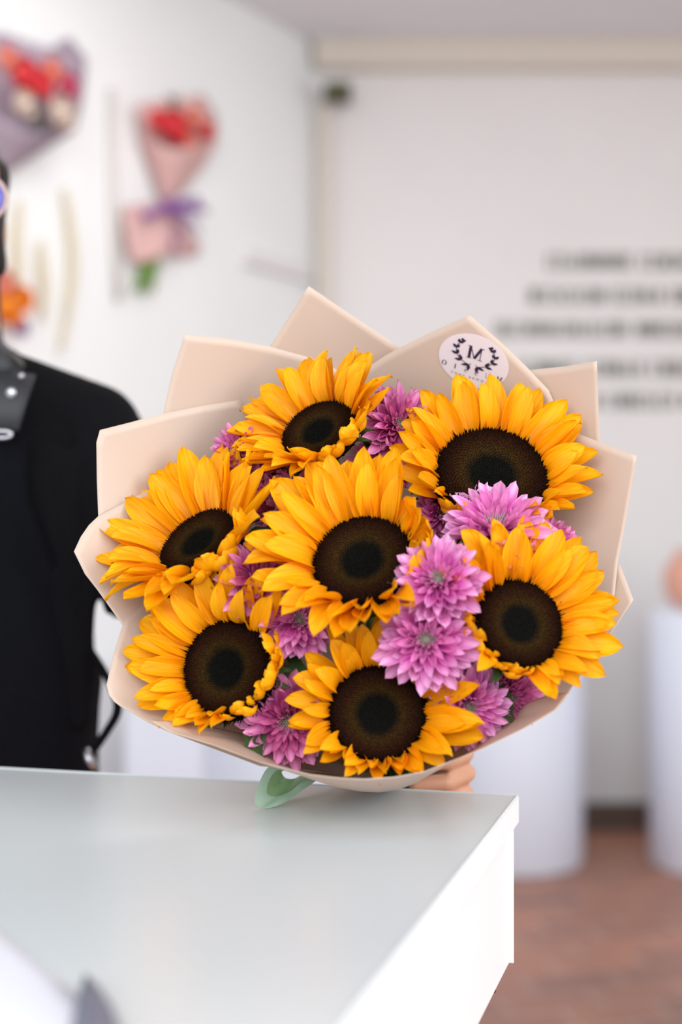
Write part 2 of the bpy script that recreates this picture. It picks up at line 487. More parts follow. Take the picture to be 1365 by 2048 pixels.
def sunflower(label, px, py, D, r, tilt, az, long_az, short_az, short_w, k, Lb=1.0, elev=30, cup_near=12, dnf=20):
    rnd = random.Random(100 + k)
    M = frame(px, py, D, tilt, az)
    t = thing('sunflower', label, 'sunflower', M, 'sunflowers in the bouquet')
    d = obj('disc', DISCS[k % 2], None, t, world=False); d.scale = (r * 1.13, r * 1.13, r * 1.05); d.rotation_euler = (0, 0, k * 1.1)
    c = obj('calyx', CALYX, None, t, world=False); c.scale = (r * 1.1, r * 1.1, r)
    for ring, (n, rad, e0, ln) in enumerate(((21, 0.99, elev - 6, 1.54), (19, 1.02, elev + 5, 1.44), (12, 1.05, elev + 16, 1.2))):
        for i in range(n):
            phi = 2 * pi * (i + 0.5 * ring + rnd.uniform(-0.22, 0.22)) / n
            df = cos(phi - R(long_az)); ds = cos(phi - R(short_az))
            short = ds > cos(R(short_w)) and rnd.random() < 0.93
            L = ln * r * (1 + 0.14 * df + rnd.uniform(-0.1, 0.08)) * Lb
            near = -cos(phi - R(az))
            dn = max(0, -sin(phi))
            el = e0 + rnd.uniform(-7, 7) + near * cup_near * min(1, tilt / 40) + dnf * dn
            L *= 1 - 0.007 * dnf * dn
            if short:
                me = rnd.choice(SUNC); L *= rnd.uniform(0.5, 0.7); el += rnd.uniform(5, 30)
            else:
                me = rnd.choice(SUNP)
            p = obj('petal', me, None, t, world=False)
            q = Matrix.Rotation(phi, 4, 'Z') @ Matrix.Translation(Vector((rad * r, 0, (-0.10 + 0.06 * ring) * r))) @ \
                Matrix.Rotation(-R(el), 4, 'Y') @ Matrix.Rotation(R(rnd.uniform(-22, 22)), 4, 'X') @ Matrix.Rotation(R(rnd.uniform(-8, 8)), 4, 'Z')
            wsc = L * rnd.uniform(0.88, 1.12) * (0.9 if not short else 0.95)
            p.matrix_basis = q @ Matrix.Diagonal((L, wsc, L, 1))
    nrm = M.to_3x3() @ Vector((0, 0, 1))
    obj('stem', stem_bm(M.translation - nrm * 0.3 * r, nrm, 0.0045, k), M_STEM, t)
    return t

SF = 'large sunflower '
sunflower('sunflower at the top of the bouquet, tilted up and left above the central one', 640, 868, 1.165, 0.0315, 47, 122, 110, -30, 42, 1, 0.98, 33, 12, 8)
sunflower('sunflower at the upper right below the round sticker, with the widest dark centre', 983, 956, 1.16, 0.0445, 33, 82, 80, -110, 40, 2, 0.70, 32)
sunflower('sunflower furthest left in the bouquet, seen most from the side', 402, 1090, 1.146, 0.0345, 56, 124, 135, -30, 45, 3, 1.10, 33, 2, 0)
sunflower('sunflower in the middle of the bouquet, closest to the viewer, surrounded by the others', 727, 1125, 1.095, 0.0375, 34, 112, 140, 8, 48, 4, 0.98, 36, 8, 3)
sunflower('sunflower at the lower right of the bouquet, two curled petals over its lower rim', 1037, 1250, 1.083, 0.0335, 24, 50, 55, 215, 60, 5, 0.94, 29)
sunflower('sunflower at the lower left of the bouquet with long petals reaching left', 457, 1338, 1.108, 0.0362, 27, 155, 160, -25, 60, 6, 0.89, 31, 12, 40)
sunflower('sunflower at the bottom centre of the bouquet, facing straight forward above the paper rim', 755, 1429, 1.09, 0.0355, 10, 90, -20, 50, 32, 7, 0.86, 29, 12, 40)

def mum_core_mesh(key, m):
    """the tight inner petals and pale eye of a chrysanthemum"""
    rnd = random.Random(3)
    bm = bmesh.new()
    src = MUMP[key]
    for ring, (n, rad, el, L) in enumerate(((15, 0.20, 48, 0.62), (13, 0.14, 60, 0.46), (10, 0.09, 70, 0.34))):
        for i in range(n):
            phi = 2 * pi * (i + 0.5 * ring) / n + rnd.uniform(-0.1, 0.1)
            l = L * rnd.uniform(0.88, 1.1)
            q = Matrix.Rotation(phi, 4, 'Z') @ Matrix.Translation((rad, 0, 0.02 + 0.03 * ring)) @ Matrix.Rotation(-R(el + rnd.uniform(-6, 6)), 4, 'Y') @ Matrix.Diagonal((l, l * 0.8, l, 1))
            s = rnd.choice(src)
            base = len(bm.verts)
            vs = [bm.verts.new(q @ v.co) for v in s.vertices]
            for p in s.polygons:
                bm.faces.new([vs[a] for a in p.vertices])
    return mesh_from_bm('inner_petals', bm, m)
def eye_mesh():
    bm = bmesh.new(); rnd = random.Random(5)
    add_ell(bm, (0, 0, 0.05), (0.12, 0.12, 0.08), None, 12, 8)
    for i in range(60):
        r = (i / 60) ** 0.5 * 0.15; a = i * 2.4
        b0 = Vector((r * cos(a), r * sin(a), 0.1)); d = Vector((cos(a) * r * 2.5, sin(a) * r * 2.5, 1)).normalized()
        add_tube(bm, [b0, b0 + d * (0.1 + 0.5 * r)], [0.012, 0.009], 4)
    return mesh_from_bm('centre', bm, M_MUMC)
CORE = {'a': None, 'b': None}
MUM_IN2 = mat('chrysanthemum_inner_pink', (236, 144, 204), 0.55, trans=0.3, noise=0.2, nscale=6)
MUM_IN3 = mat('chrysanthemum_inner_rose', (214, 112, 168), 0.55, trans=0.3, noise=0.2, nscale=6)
CORE['a'] = mum_core_mesh('a', MUM_IN2); CORE['b'] = mum_core_mesh('b', MUM_IN3)
EYE = eye_mesh()

def leaf_mesh(L=1.0, W=0.4):
    bm = bmesh.new(); rows = []
    for i in range(13):
        t = i / 12
        wd = W * 0.5 * (sin(pi * t ** 0.8) ** 0.9 + 0.02) * (1 + 0.12 * sin(t * 22))
        rows.append([Vector((t * L, s * wd, 0.12 * abs(s) * wd * 2 + 0.25 * t - 0.35 * t * t)) for s in (-1, -0.5, 0, 0.5, 1)])
    add_grid(bm, rows)
    return mesh_from_bm('leaf', bm, M_LEAF)
LEAF = leaf_mesh()

def mum(label, px, py, D, r, tilt, az, key, k, leaves=()):
    rnd = random.Random(500 + k)
    M = frame(px, py, D, tilt, az)
    t = thing('chrysanthemum', label, 'chrysanthemum', M, 'pink chrysanthemums in the bouquet')
    for ring, (n, rad, el, L) in enumerate(((18, 0.16, 0, 1.0), (18, 0.18, 14, 0.93), (17, 0.2, 29, 0.80))):
        for i in range(n):
            phi = 2 * pi * (i + 0.5 * ring + rnd.uniform(-0.15, 0.15)) / n
            l = L * r * rnd.uniform(0.85, 1.08)
            p = obj('petal', rnd.choice(MUMP[key]), None, t, world=False)
            q = Matrix.Rotation(phi, 4, 'Z') @ Matrix.Translation((rad * r, 0, -0.03 * r + 0.03 * ring * r)) @ Matrix.Rotation(-R(el + rnd.uniform(-7, 9)), 4, 'Y') @ Matrix.Rotation(R(rnd.uniform(-15, 15)), 4, 'X')
            p.matrix_basis = q @ Matrix.Diagonal((l, l * 1.0, l, 1))
    o = obj('inner_petals', CORE[key], None, t, world=False); o.scale = (r, r, r); o.rotation_euler = (0, 0, k)
    o = obj('centre', EYE, None, t, world=False); o.scale = (r, r, r); o['label'] = 'pale green centre'
    nrm = M.to_3x3() @ Vector((0, 0, 1))
    obj('stem', stem_bm(M.translation, nrm, 0.0025, 40 + k), M_STEM, t)
    Mi = M.inverted()
    for (lx, ly, lD, ln, ang, roll) in leaves:
        o = obj('leaf', LEAF, None, t, world=False)
        B = Matrix(((1, 0, 0), (0, 0, -1), (0, 1, 0))).to_4x4()
        W_ = Matrix.Translation(P(lx, ly, lD)) @ B @ Matrix.Rotation(R(ang), 4, 'Z') @ Matrix.Rotation(R(roll), 4, 'X') @ Matrix.Rotation(R(-20), 4, 'Y') @ Matrix.Diagonal((ln, ln, ln, 1))
        o.matrix_basis = Mi @ W_
    return t

MUMS = [
 ('pink chrysanthemum between the top sunflower and the upper right one', 797, 852, 1.172, 0.033, 25, 20, 'b', [(760, 940, 1.19, 0.05, 120, 30)]),
 ('pink chrysanthemum peeping out left of the top sunflower, nearest the left paper', 478, 905, 1.185, 0.026, 40, 130, 'b', []),
 ('pink chrysanthemum tucked under the lower left petals of the top sunflower', 556, 935, 1.185, 0.026, 35, 100, 'b', []),
 ('pink chrysanthemum touching the upper left petals of the middle sunflower', 612, 985, 1.165, 0.032, 45, 105, 'a', []),
 ('pink chrysanthemum between the left sunflower and the middle sunflower, lowest in that gap', 556, 1005, 1.172, 0.027, 30, 170, 'b', [(560, 1060, 1.17, 0.05, 215, 20), (545, 1085, 1.17, 0.045, 190, -20)]),
 ('pink chrysanthemum hidden mostly behind the top petals of the middle sunflower', 762, 935, 1.18, 0.028, 30, 80, 'b', [(770, 915, 1.185, 0.05, 100, 10)]),
 ('deep pink chrysanthemum in shade right of the middle sunflower', 884, 1028, 1.155, 0.026, 20, 0, 'b', []),
 ('large bright pink chrysanthemum in front of the upper right sunflower', 992, 1058, 1.118, 0.044, 48, 92, 'a', []),
 ('pink chrysanthemum just showing behind the lower right sunflower, at its upper right', 1100, 1095, 1.14, 0.026, 30, 50, 'b', []),
 ('pale pink chrysanthemum right of the middle sunflower and above another bright one', 878, 1162, 1.066, 0.034, 28, 110, 'a', []),
 ('bright purple pink chrysanthemum between the bottom centre and lower right sunflowers', 853, 1280, 1.066, 0.037, 12, 100, 'a', []),
 ('dusty pink chrysanthemum below the left sunflower and left of the middle one', 515, 1160, 1.113, 0.033, 28, 40, 'b', [(585, 1205, 1.13, 0.05, -30, 20), (500, 1140, 1.14, 0.05, 60, 20)]),
 ('pink chrysanthemum with ragged pale petals between the lower left and bottom centre sunflowers', 598, 1242, 1.107, 0.031, 18, 60, 'a', [(640, 1225, 1.12, 0.05, 10, 30), (590, 1310, 1.12, 0.045, -70, 20), (600, 1350, 1.12, 0.04, -90, 40)]),
 ('dusty pink chrysanthemum below the lower left sunflower, above the paper rim', 576, 1440, 1.102, 0.036, 12, -90, 'b', [(492, 1462, 1.105, 0.032, -50, 20), (520, 1440, 1.105, 0.03, -80, 20)]),
 ('pink chrysanthemum at the lower right, beside the bottom centre sunflower', 937, 1412, 1.095, 0.033, 15, -60, 'a', []),
 ('shaded purple chrysanthemum below the lower right sunflower, against the paper', 1020, 1394, 1.118, 0.027, 20, -40, 'b', [(1000, 1365, 1.11, 0.035, -70, 20)]),
 ('small pink chrysanthemum wedged below the bright purple pink one', 893, 1352, 1.105, 0.024, 20, -80, 'a', []),
 ('small pink chrysanthemum mostly covered between the left and lower left sunflowers', 445, 1165, 1.145, 0.02, 20, 40, 'b', []),
 ('small pink chrysanthemum half hidden right of the top sunflower, against the paper', 835, 838, 1.19, 0.02, 25, 40, 'b', []),
]
for k, (lab, px, py, D, r, tilt, az, key, lv) in enumerate(MUMS):
    mum(lab, px, py, D, r, tilt, az, key, k, lv)

# ------------------------------------------------------------------ the paper wrap
wrap = thing('bouquet_wrap', 'peach paper wrap fanned around the sunflower bouquet in pointed sheets', 'wrapping paper', BIND.copy())
def lin(pts, n):
    out = []
    for i in range(len(pts) - 1):
        for k in range(n):
            t = k / n
            out.append(tuple(a + (b - a) * t for a, b in zip(pts[i], pts[i + 1])))
    out.append(tuple(pts[-1])); return out

def cone(x, y):
    """distance of the flaring paper cone seen at x, y"""
    dx, dy = x - 730, 1150 - y
    rho = math.hypot(dx, dy)
    b_ = 1.148 + 0.058 * dy / max(rho, 200)
    return b_ - 0.28 * (rho - 560) / 1000

def sheet(rim, Kd, off=0.0, kl=0.35, belly=None, keep=False, wob=0.0015, seed=0, tmax=0.96):
    pts = lin(rim, 6)
    rows = [[] for _ in range(23)]
    Pp = (798, 1562, 1.298 + off)
    for n, (x, y, D) in enumerate(pts):
        u = n / (len(pts) - 1)
        D = cone(x, y) + off * 1.6 if not belly else D - 0.021
        A = P(x, y, D)
        by = belly(x) if belly else 0
        Kx = x + (Pp[0] - x) * kl; Ky = (y + (Pp[1] - y) * kl) if not belly else y + by
        Kp = P(Kx, Ky, Kd if not callable(Kd) else Kd(x))
        C = P(*Pp)
        for j in range(23):
            t = (j / 22) ** 1.25 * tmax
            if belly:
                q = bez(A, Kp, C, t)
            else:
                X_ = x + (Pp[0] - x) * t; Y_ = y + (Pp[1] - y) * t
                s_ = max(0, (t - 0.3) / 0.7); s_ = s_ * s_ * (3 - 2 * s_)
                q = P(X_, Y_, (cone(X_, Y_) + off * 1.6) * (1 - s_) + Pp[2] * s_)
            q += Vector((0, 1, 0)) * wob * sin(u * 9 + seed) * sin(pi * min(1, t * 2.2))
            rows[j].append(q)
    bm = bmesh.new(); add_grid(bm, rows)
    bv = BVHTree.FromBMesh(bm) if keep else None
    o = obj('paper_sheet', bm, M_PAPER, wrap)
    so = o.modifiers.new('thickness', 'SOLIDIFY'); so.thickness = 0.0004; so.offset = 0
    return (o, bv)

sheet([(470, 790, 1.217), (540, 693, 1.215), (618, 572, 1.21), (700, 628, 1.21), (800, 695, 1.21), (870, 745, 1.215)], 1.285, 0.006, seed=1)
sheet([(315, 880, 1.195), (345, 745, 1.197), (370, 668, 1.195), (460, 678, 1.195), (540, 693, 1.195), (620, 715, 1.2), (710, 755, 1.205)], 1.275, 0.003, seed=2)
sheet([(205, 1120, 1.165), (197, 1040, 1.17), (194, 960, 1.172), (193, 885, 1.175), (200, 860, 1.175), (260, 845, 1.18), (330, 826, 1.185), (400, 812, 1.19), (480, 800, 1.195)], 1.262, 0.0, seed=3)
sheet([(400, 925, 1.178), (340, 957, 1.167), (265, 997, 1.161), (197, 1032, 1.156), (178, 1050, 1.153), (162, 1073, 1.15), (148, 1103, 1.147), (170, 1148, 1.14), (195, 1180, 1.135), (240, 1243, 1.127), (300, 1330, 1.122), (340, 1400, 1.12)], 1.235, -0.003, seed=4)
sheet([(310, 1190, 1.16), (249, 1239, 1.145), (228, 1305, 1.13), (213, 1370, 1.115), (218, 1390, 1.112), (228, 1403, 1.108), (240, 1412, 1.105), (300, 1447, 1.095), (340, 1465, 1.09), (440, 1502, 1.077), (520, 1532, 1.07)], 1.20, -0.004, seed=5, kl=0.25)
sheet([(960, 780, 1.207), (1060, 740, 1.205), (1130, 733, 1.202), (1195, 722, 1.2), (1197, 800, 1.197), (1201, 885, 1.193), (1190, 1000, 1.195)], 1.28, 0.004, seed=6)
cs, CB = sheet([(690, 765, 1.2), (770, 712, 1.195), (800, 695, 1.195), (870, 661, 1.192), (940, 630, 1.19), (1000, 682, 1.19), (1060, 740, 1.19), (1098, 780, 1.187), (1120, 830, 1.187), (1137, 875, 1.19), (1145, 950, 1.195)], 1.272, 0.0, keep=True, seed=7, wob=0.0)
sheet([(1070, 842, 1.192), (1110, 850, 1.187), (1190, 880, 1.185), (1275, 912, 1.18), (1263, 980, 1.178), (1249, 1060, 1.175), (1237, 1120, 1.172), (1230, 1190, 1.168), (1203, 1260, 1.16), (1165, 1330, 1.15)], 1.262, -0.004, seed=8)
sheet([(1225, 1050, 1.185), (1237, 1120, 1.177), (1253, 1160, 1.168), (1268, 1200, 1.158), (1235, 1250, 1.148), (1200, 1300, 1.138), (1150, 1368, 1.12), (1130, 1400, 1.11), (1112, 1420, 1.10), (1085, 1437, 1.09), (1000, 1476, 1.075)], 1.225, 0.001, seed=9, kl=0.28)
def belly(x):
    s = max(0.0, 1 - ((x - 700) / 330) ** 2)
    return 52 * s ** 1.2
sheet([(300, 1440, 1.10), (340, 1464, 1.09), (430, 1491, 1.078), (520, 1524, 1.066), (620, 1549, 1.058), (680, 1556, 1.055), (730, 1558, 1.053), (790, 1554, 1.053), (850, 1543, 1.055), (965, 1498, 1.06), (1050, 1457, 1.07), (1112, 1420, 1.082), (1140, 1385, 1.09)],
      lambda x: 1.12, -0.008, seed=10, belly=belly, kl=0.3, wob=0.0)

# ---- sticker, following the surface of its sheet
def on_sheet(x, y, lift):
    d = (P(x, y, 1) - Vector((0, 0, CAMZ)))
    h = CB.ray_cast(Vector((0, 0, CAMZ)), d.normalized())
    D = h[0].y if h[0] else 1.2
    return P(x, y, D - lift)
# plane of the sticker in the frame: centre, text axis, up axis
SCX, SCY = 948.5, 722
ux, uy = 72.5 * cos(R(17)), 72.5 * sin(R(17))        # one radius along the mirrored text, sticker-right
vx, vy = 10.5, -51.0                                  # one radius upwards
def stk(u, v, lift):
    return on_sheet(SCX + ux * u + vx * v, SCY + uy * u + vy * v, lift)
bm = bmesh.new()
rows = [[stk(i / 8 * cos(a), i / 8 * sin(a), 0.0007) for a in [2 * pi * k / 48 for k in range(48)]] for i in range(1, 9)]
add_grid(bm, rows, closed=True)
c = bm.verts.new(stk(0, 0, 0.0007)); bm.verts.ensure_lookup_table()
for k in range(48): bm.faces.new((c, bm.verts[k], bm.verts[(k + 1) % 48]))
sticker = obj('sticker', bm, M_STICK, wrap); sticker['label'] = 'round white sticker with laurel emblem'
ROOTM[sticker.name] = ROOTM[wrap.name]
LI = 0.0012
def ribbon2d(bm, pts, wds):
    """flat stroke through sticker coordinates (u mirrored) with a width at each point"""
    vs = []
    for i, (u, v) in enumerate(pts):
        a = pts[max(0, i - 1)]; b = pts[min(len(pts) - 1, i + 1)]
        dx, dy = b[0] - a[0], b[1] - a[1]; L = math.hypot(dx, dy) or 1
        nx, ny = -dy / L * wds[i] / 2, dx / L * wds[i] / 2
        vs.append((bm.verts.new(stk(u + nx, v + ny, LI)), bm.verts.new(stk(u - nx, v - ny, LI))))
    for i in range(len(vs) - 1):
        bm.faces.new((vs[i][0], vs[i + 1][0], vs[i + 1][1], vs[i][1]))
def letter(bm, ch, cu, cv, h, rot=0.0):
    """serif capitals drawn mirrored: x runs right to left"""
    W = h * 0.9
    def T(x, y):
        x = -(x - 0.5) * W; y = (y - 0.5) * h
        return (cu + x * cos(rot) - y * sin(rot), cv + x * sin(rot) + y * cos(rot))
    def st(a, b, w0): ribbon2d(bm, [T(*a), T(*b)], [w0 * h] * 2)
    th, tk = 0.045, 0.16
    if ch == 'M':
        st((0.14, 0), (0.14, 1), th); st((0.14, 1), (0.52, 0.05), tk); st((0.52, 0.05), (0.88, 1), th * 1.2); st((0.88, 0), (0.88, 1), tk)
        for x in (0.14, 0.88): st((x - 0.15, 0.02), (x + 0.15, 0.02), th)
        for x in (0.08, 0.94): st((x - 0.12, 0.98), (x + 0.12, 0.98), th)
    elif ch == 'I':
        st((0.5, 0), (0.5, 1), tk); st((0.33, 0.02), (0.67, 0.02), th * 1.3); st((0.33, 0.98), (0.67, 0.98), th * 1.3)
    elif ch == 'O':
        n = 20
        pts = [T(0.5 + 0.36 * cos(2 * pi * k / n), 0.5 + 0.5 * sin(2 * pi * k / n)) for k in range(n + 1)]
        ribbon2d(bm, pts, [h * (0.06 + 0.11 * abs(cos(2 * pi * k / n))) for k in range(n + 1)])
    elif ch == 'U':
        pts = [(0.2, 1), (0.2, 0.35)] + [(0.5 - 0.3 * cos(pi * k / 8), 0.33 - 0.33 * sin(pi * k / 8)) for k in range(9)] + [(0.8, 0.35), (0.8, 1)]
        wd = [0.15, 0.15] + [0.15 - 0.1 * k / 8 for k in range(9)] + [0.05, 0.05]
        ribbon2d(bm, [T(*p) for p in pts], [h * q for q in wd])
        st((0.05, 0.98), (0.35, 0.98), th * 1.3); st((0.68, 0.98), (0.92, 0.98), th * 1.3)
    elif ch == 'S':
        pts = []; wd = []
        for k in range(9):
            a = R(20) + k / 8 * R(230); pts.append((0.5 + 0.24 * cos(a), 0.75 + 0.24 * sin(a))); wd.append(0.05 + 0.1 * k / 8)
        for k in range(9):
            a = R(90) - k / 8 * R(240); pts.append((0.5 + 0.26 * cos(a), 0.26 + 0.26 * sin(a))); wd.append(0.15 - 0.1 * k / 8)
        ribbon2d(bm, [T(*p) for p in pts], [h * q for q in wd])
em = bmesh.new(); letter(em, 'M', 0.0, 0.30, 0.47)
for sx in (-1, 1):                                    # the two laurel branches
    cpts = [(sx * (0.10 + 0.48 * sin(a) ** 0.9), -0.18 + 0.62 * (1 - cos(a))) for a in [R(8 + 102 * k / 8) for k in range(9)]]
    cpts = [(sx * 0.07, -0.13)] + [(sx * (0.55 * sin(R(12 + 118 * k / 9))), 0.30 - 0.50 * cos(R(12 + 118 * k / 9)) * 1.0) for k in range(10)]
    ribbon2d(em, cpts, [0.022] * len(cpts))
    for k in range(1, len(cpts)):
        u, v = cpts[k]; a = cpts[k - 1]
        d = math.atan2(v - a[1], u - a[0]); s = 0.25 - 0.012 * k
        if k % 2 == 0 and k < 9: continue
        for side in (-1, 1):
            dd = d + side * 0.62; s2 = s * (1 if k < 10 else 0.8)
            p = [(u + cos(dd) * s2 * q, v + sin(dd) * s2 * q) for q in (0, 0.3, 0.6, 1)]
            ribbon2d(em, p, [0.012, 0.10, 0.085, 0.004])
o = obj('emblem', em, M_INK, sticker, smooth=False)
lt = bmesh.new()
for ch, u in zip('MUSSIO', (0.80, 0.45, 0.14, -0.16, -0.48, -0.80)):
    letter(lt, ch, u, -0.42 + 0.05 * abs(u), 0.17)
obj('lettering', lt, M_INK, sticker, smooth=False)
# the small line underneath, from the built-in typeface, mirrored
fc = bpy.data.curves.new('line', 'FONT'); fc.body = 'FLOWER SHOP'; fc.size = 0.1; fc.space_character = 1.9; fc.align_x = 'CENTER'; fc.resolution_u = 2
fo = bpy.data.objects.new('tmp', fc); COL.objects.link(fo)
bpy.context.view_layer.update()
tm = bpy.data.meshes.new_from_object(fo.evaluated_get(bpy.context.evaluated_depsgraph_get()))
bpy.data.objects.remove(fo)
for v in tm.vertices:
    v.co = stk(-v.co.x, -0.68 + v.co.y, LI)
tm.materials.clear(); tm.materials.append(M_INK)
obj('small_lettering', tm, None, sticker)

# ------------------------------------------------------------------ ribbon
rb = thing('ribbon_bow', 'pale green organza ribbon loop touching the counter below the bouquet', 'ribbon', BIND.copy())
def strip(name, A, B, m, n=8):
    a = catmull([P(*p) for p in A], n); b = catmull([P(*p) for p in B], n)
    bm = bmesh.new()
    rows = []
    for s in range(5):
        t = s / 4
        rows.append([p.lerp(q, t) + Vector((0, 0, 0.0012 * sin(pi * t) * sin(i * 0.4))) for i, (p, q) in enumerate(zip(a, b))])
    add_grid(bm, rows)
    return obj(name, bm, m, rb)
strip('ribbon_loop',
      [(640, 1540, 1.19), (575, 1528, 1.165), (540, 1532, 1.152), (520, 1562, 1.147), (510, 1594, 1.145), (514, 1612, 1.146), (538, 1616, 1.147), (575, 1602, 1.152), (615, 1574, 1.165), (660, 1548, 1.19), (720, 1545, 1.24)],
      [(650, 1548, 1.20), (590, 1540, 1.18), (556, 1540, 1.172), (538, 1562, 1.168), (534, 1584, 1.166), (542, 1592, 1.166), (558, 1592, 1.167), (582, 1582, 1.17), (606, 1563, 1.178), (650, 1545, 1.20), (715, 1540, 1.25)], M_RIBBON)
strip('ribbon_loop',
      [(640, 1530, 1.20), (588, 1524, 1.185), (550, 1532, 1.178), (534, 1562, 1.172), (530, 1583, 1.171), (540, 1596, 1.171), (562, 1596, 1.172), (592, 1582, 1.178), (645, 1548, 1.20)],
      [(640, 1535, 1.22), (592, 1532, 1.205), (566, 1542, 1.20), (566, 1550, 1.20), (572, 1556, 1.20), (582, 1558, 1.20), (592, 1556, 1.205), (604, 1550, 1.21), (640, 1540, 1.22)], M_RIBBON2)
bm = bmesh.new()
add_tube(bm, [BIND + AX * (-0.012), BIND + AX * 0.004, BIND + AX * 0.02], [0.0225, 0.0215, 0.0225], 20, caps=False)
obj('ribbon_band', bm, M_RIBBON, rb)

# ------------------------------------------------------------------ the person holding the bouquet
PX, PY = -0.445, 1.62
per = thing('person', 'person in a black T-shirt and charcoal apron holding the bouquet behind the counter', 'person', (PX, PY, 0.0))
def limb(bm, pts, rads, n=14):
    pts = [Vector(p) for p in pts]
    for i in range(len(pts) - 1):
        add_tube(bm, [pts[i], pts[i + 1]], [rads[i], rads[i + 1]], n)
    for p, r in zip(pts, rads):
        add_ell(bm, p, (r, r, r), None, n, 10)
def remeshed(name, bm, m, voxel, smooth_it=4, parent=per):
    o = obj(name, bm, m, parent)
    r = o.modifiers.new('remesh', 'REMESH'); r.mode = 'VOXEL'; r.voxel_size = voxel; r.use_smooth_shade = True
    s = o.modifiers.new('smooth', 'SMOOTH'); s.factor = 0.5; s.iterations = smooth_it
    return o
def torso(bm, secs, n=32):
    """elliptical sections (z, half width, half depth, dy)"""
    rings = []
    for (z, a, b, dy) in secs:
        rings.append([bm.verts.new((PX + a * cos(2 * pi * k / n), PY + dy + b * sin(2 * pi * k / n), z)) for k in range(n)])
    for q in range(len(rings) - 1):
        for k in range(n):
            bm.faces.new((rings[q][k], rings[q][(k + 1) % n], rings[q + 1][(k + 1) % n], rings[q + 1][k]))
    bm.faces.new(rings[0]); bm.faces.new(rings[-1])
SL = Vector((-0.282, 1.62, 1.285)); EL = Vector((-0.198, 1.53, 1.085)); WR = Vector((0.012, 1.375, 0.962))
SR_ = Vector((2 * PX + 0.282, 1.62, 1.285)); ER = Vector((-0.70, 1.66, 1.05)); WRR = Vector((-0.70, 1.56, 0.83))
HX = PX + 0.006; HY = 1.56; HZ = CAMZ + (1024 - 420) / FPX * 1.52
b = bmesh.new()
torso(b, [(0.80, 0.148, 0.11, 0.01), (0.90, 0.145, 0.110, 0.01), (1.02, 0.135, 0.095, 0), (1.10, 0.13, 0.09, 0), (1.20, 0.15, 0.105, -0.005), (1.26, 0.16, 0.10, 0), (1.30, 0.135, 0.08, 0.005), (1.35, 0.08, 0.06, 0.01)])
limb(b, [(PX, PY + 0.01, 1.34), (HX - 0.005, PY - 0.01, 1.44)], [0.06, 0.052])
limb(b, [SL + Vector((-0.05, 0, 0.01)), SL, EL, WR], [0.055, 0.05, 0.037, 0.025])
limb(b, [SR_ + Vector((0.05, 0, 0.01)), SR_, ER, WRR], [0.055, 0.05, 0.037, 0.025])
for s in (-1, 1):
    limb(b, [(PX + s * 0.085, PY + 0.01, 0.84), (PX + s * 0.095, PY - 0.01, 0.46), (PX + s * 0.095, PY + 0.02, 0.09)], [0.085, 0.055, 0.036])
    limb(b, [(PX + s * 0.095, PY + 0.03, 0.04), (PX + s * 0.10, PY - 0.13, 0.03)], [0.036, 0.028])
# head with face
add_ell(b, (HX, HY + 0.012, HZ + 0.03), (0.066, 0.090, 0.098)); add_ell(b, (HX, HY - 0.025, HZ - 0.045), (0.055, 0.058, 0.068))
add_ell(b, (HX, HY - 0.06, HZ - 0.098), (0.024, 0.022, 0.018))
limb(b, [(HX, HY - 0.078, HZ + 0.005), (HX, HY - 0.098, HZ - 0.035)], [0.009, 0.013])
add_ell(b, (HX, HY - 0.082, HZ - 0.065), (0.025, 0.009, 0.006)); add_ell(b, (HX, HY - 0.080, HZ - 0.075), (0.021, 0.009, 0.007))
for s in (-1, 1):
    add_ell(b, (HX + s * 0.060, HY + 0.02, HZ - 0.01), (0.006, 0.018, 0.03))
    add_ell(b, (HX + s * 0.03, HY - 0.073, HZ + 0.028), (0.022, 0.01, 0.006))
# left hand round the stems: palm behind the bundle, fingers curling forward on its right
hb = BIND.copy()
def hp(dx, dy, dz): return hb + Vector((dx, dy, dz))
limb(b, [WR, hp(-0.012, 0.045, 0.004)], [0.025, 0.027])
limb(b, [hp(-0.008, 0.044, 0.022), hp(0.036, 0.036, 0.028)], [0.017, 0.014]); limb(b, [hp(-0.010, 0.046, -0.012), hp(0.036, 0.040, -0.028)], [0.02, 0.014])
limb(b, [hp(-0.005, 0.046, 0.004), hp(0.036, 0.038, 0.0)], [0.022, 0.015])
for k in range(4):
    z = 0.026 - 0.0205 * k; sc = (0.96, 1.03, 1.0, 0.86)[k]; yy = 0.014 * k * 0.6
    limb(b, [hp(0.038, 0.034 + yy, z), hp(0.038 + 0.024 * sc, -0.004 + yy, z + 0.001), hp(0.036 + 0.006 * sc, -0.031 + yy, z - 0.002), hp(0.014, -0.033 + yy, z - 0.004)],
         [0.0098, 0.0092, 0.0083, 0.0074], 12)
limb(b, [hp(-0.018, 0.036, 0.026), hp(-0.036, 0.006, 0.034), hp(-0.026, -0.022, 0.032), hp(-0.004, -0.031, 0.030)], [0.013, 0.0115, 0.0098, 0.0085], 12)
# right hand, relaxed
limb(b, [WRR, WRR + Vector((0, -0.02, -0.06))], [0.025, 0.024])
for k in range(4):
    q = WRR + Vector((-0.004, -0.05 + 0.02 * k, -0.085))
    limb(b, [WRR + Vector((0, -0.03 + 0.012 * k, -0.05)), q, q + Vector((0.006, 0, -0.03)), q + Vector((0.016, 0, -0.05))], [0.012, 0.009, 0.008, 0.007], 10)
limb(b, [WRR + Vector((0, -0.02, -0.02)), WRR + Vector((0.01, -0.055, -0.05)), WRR + Vector((0.015, -0.06, -0.08))], [0.014, 0.010, 0.008], 10)
remeshed('body', b, M_SKIN, 0.0034, 5)
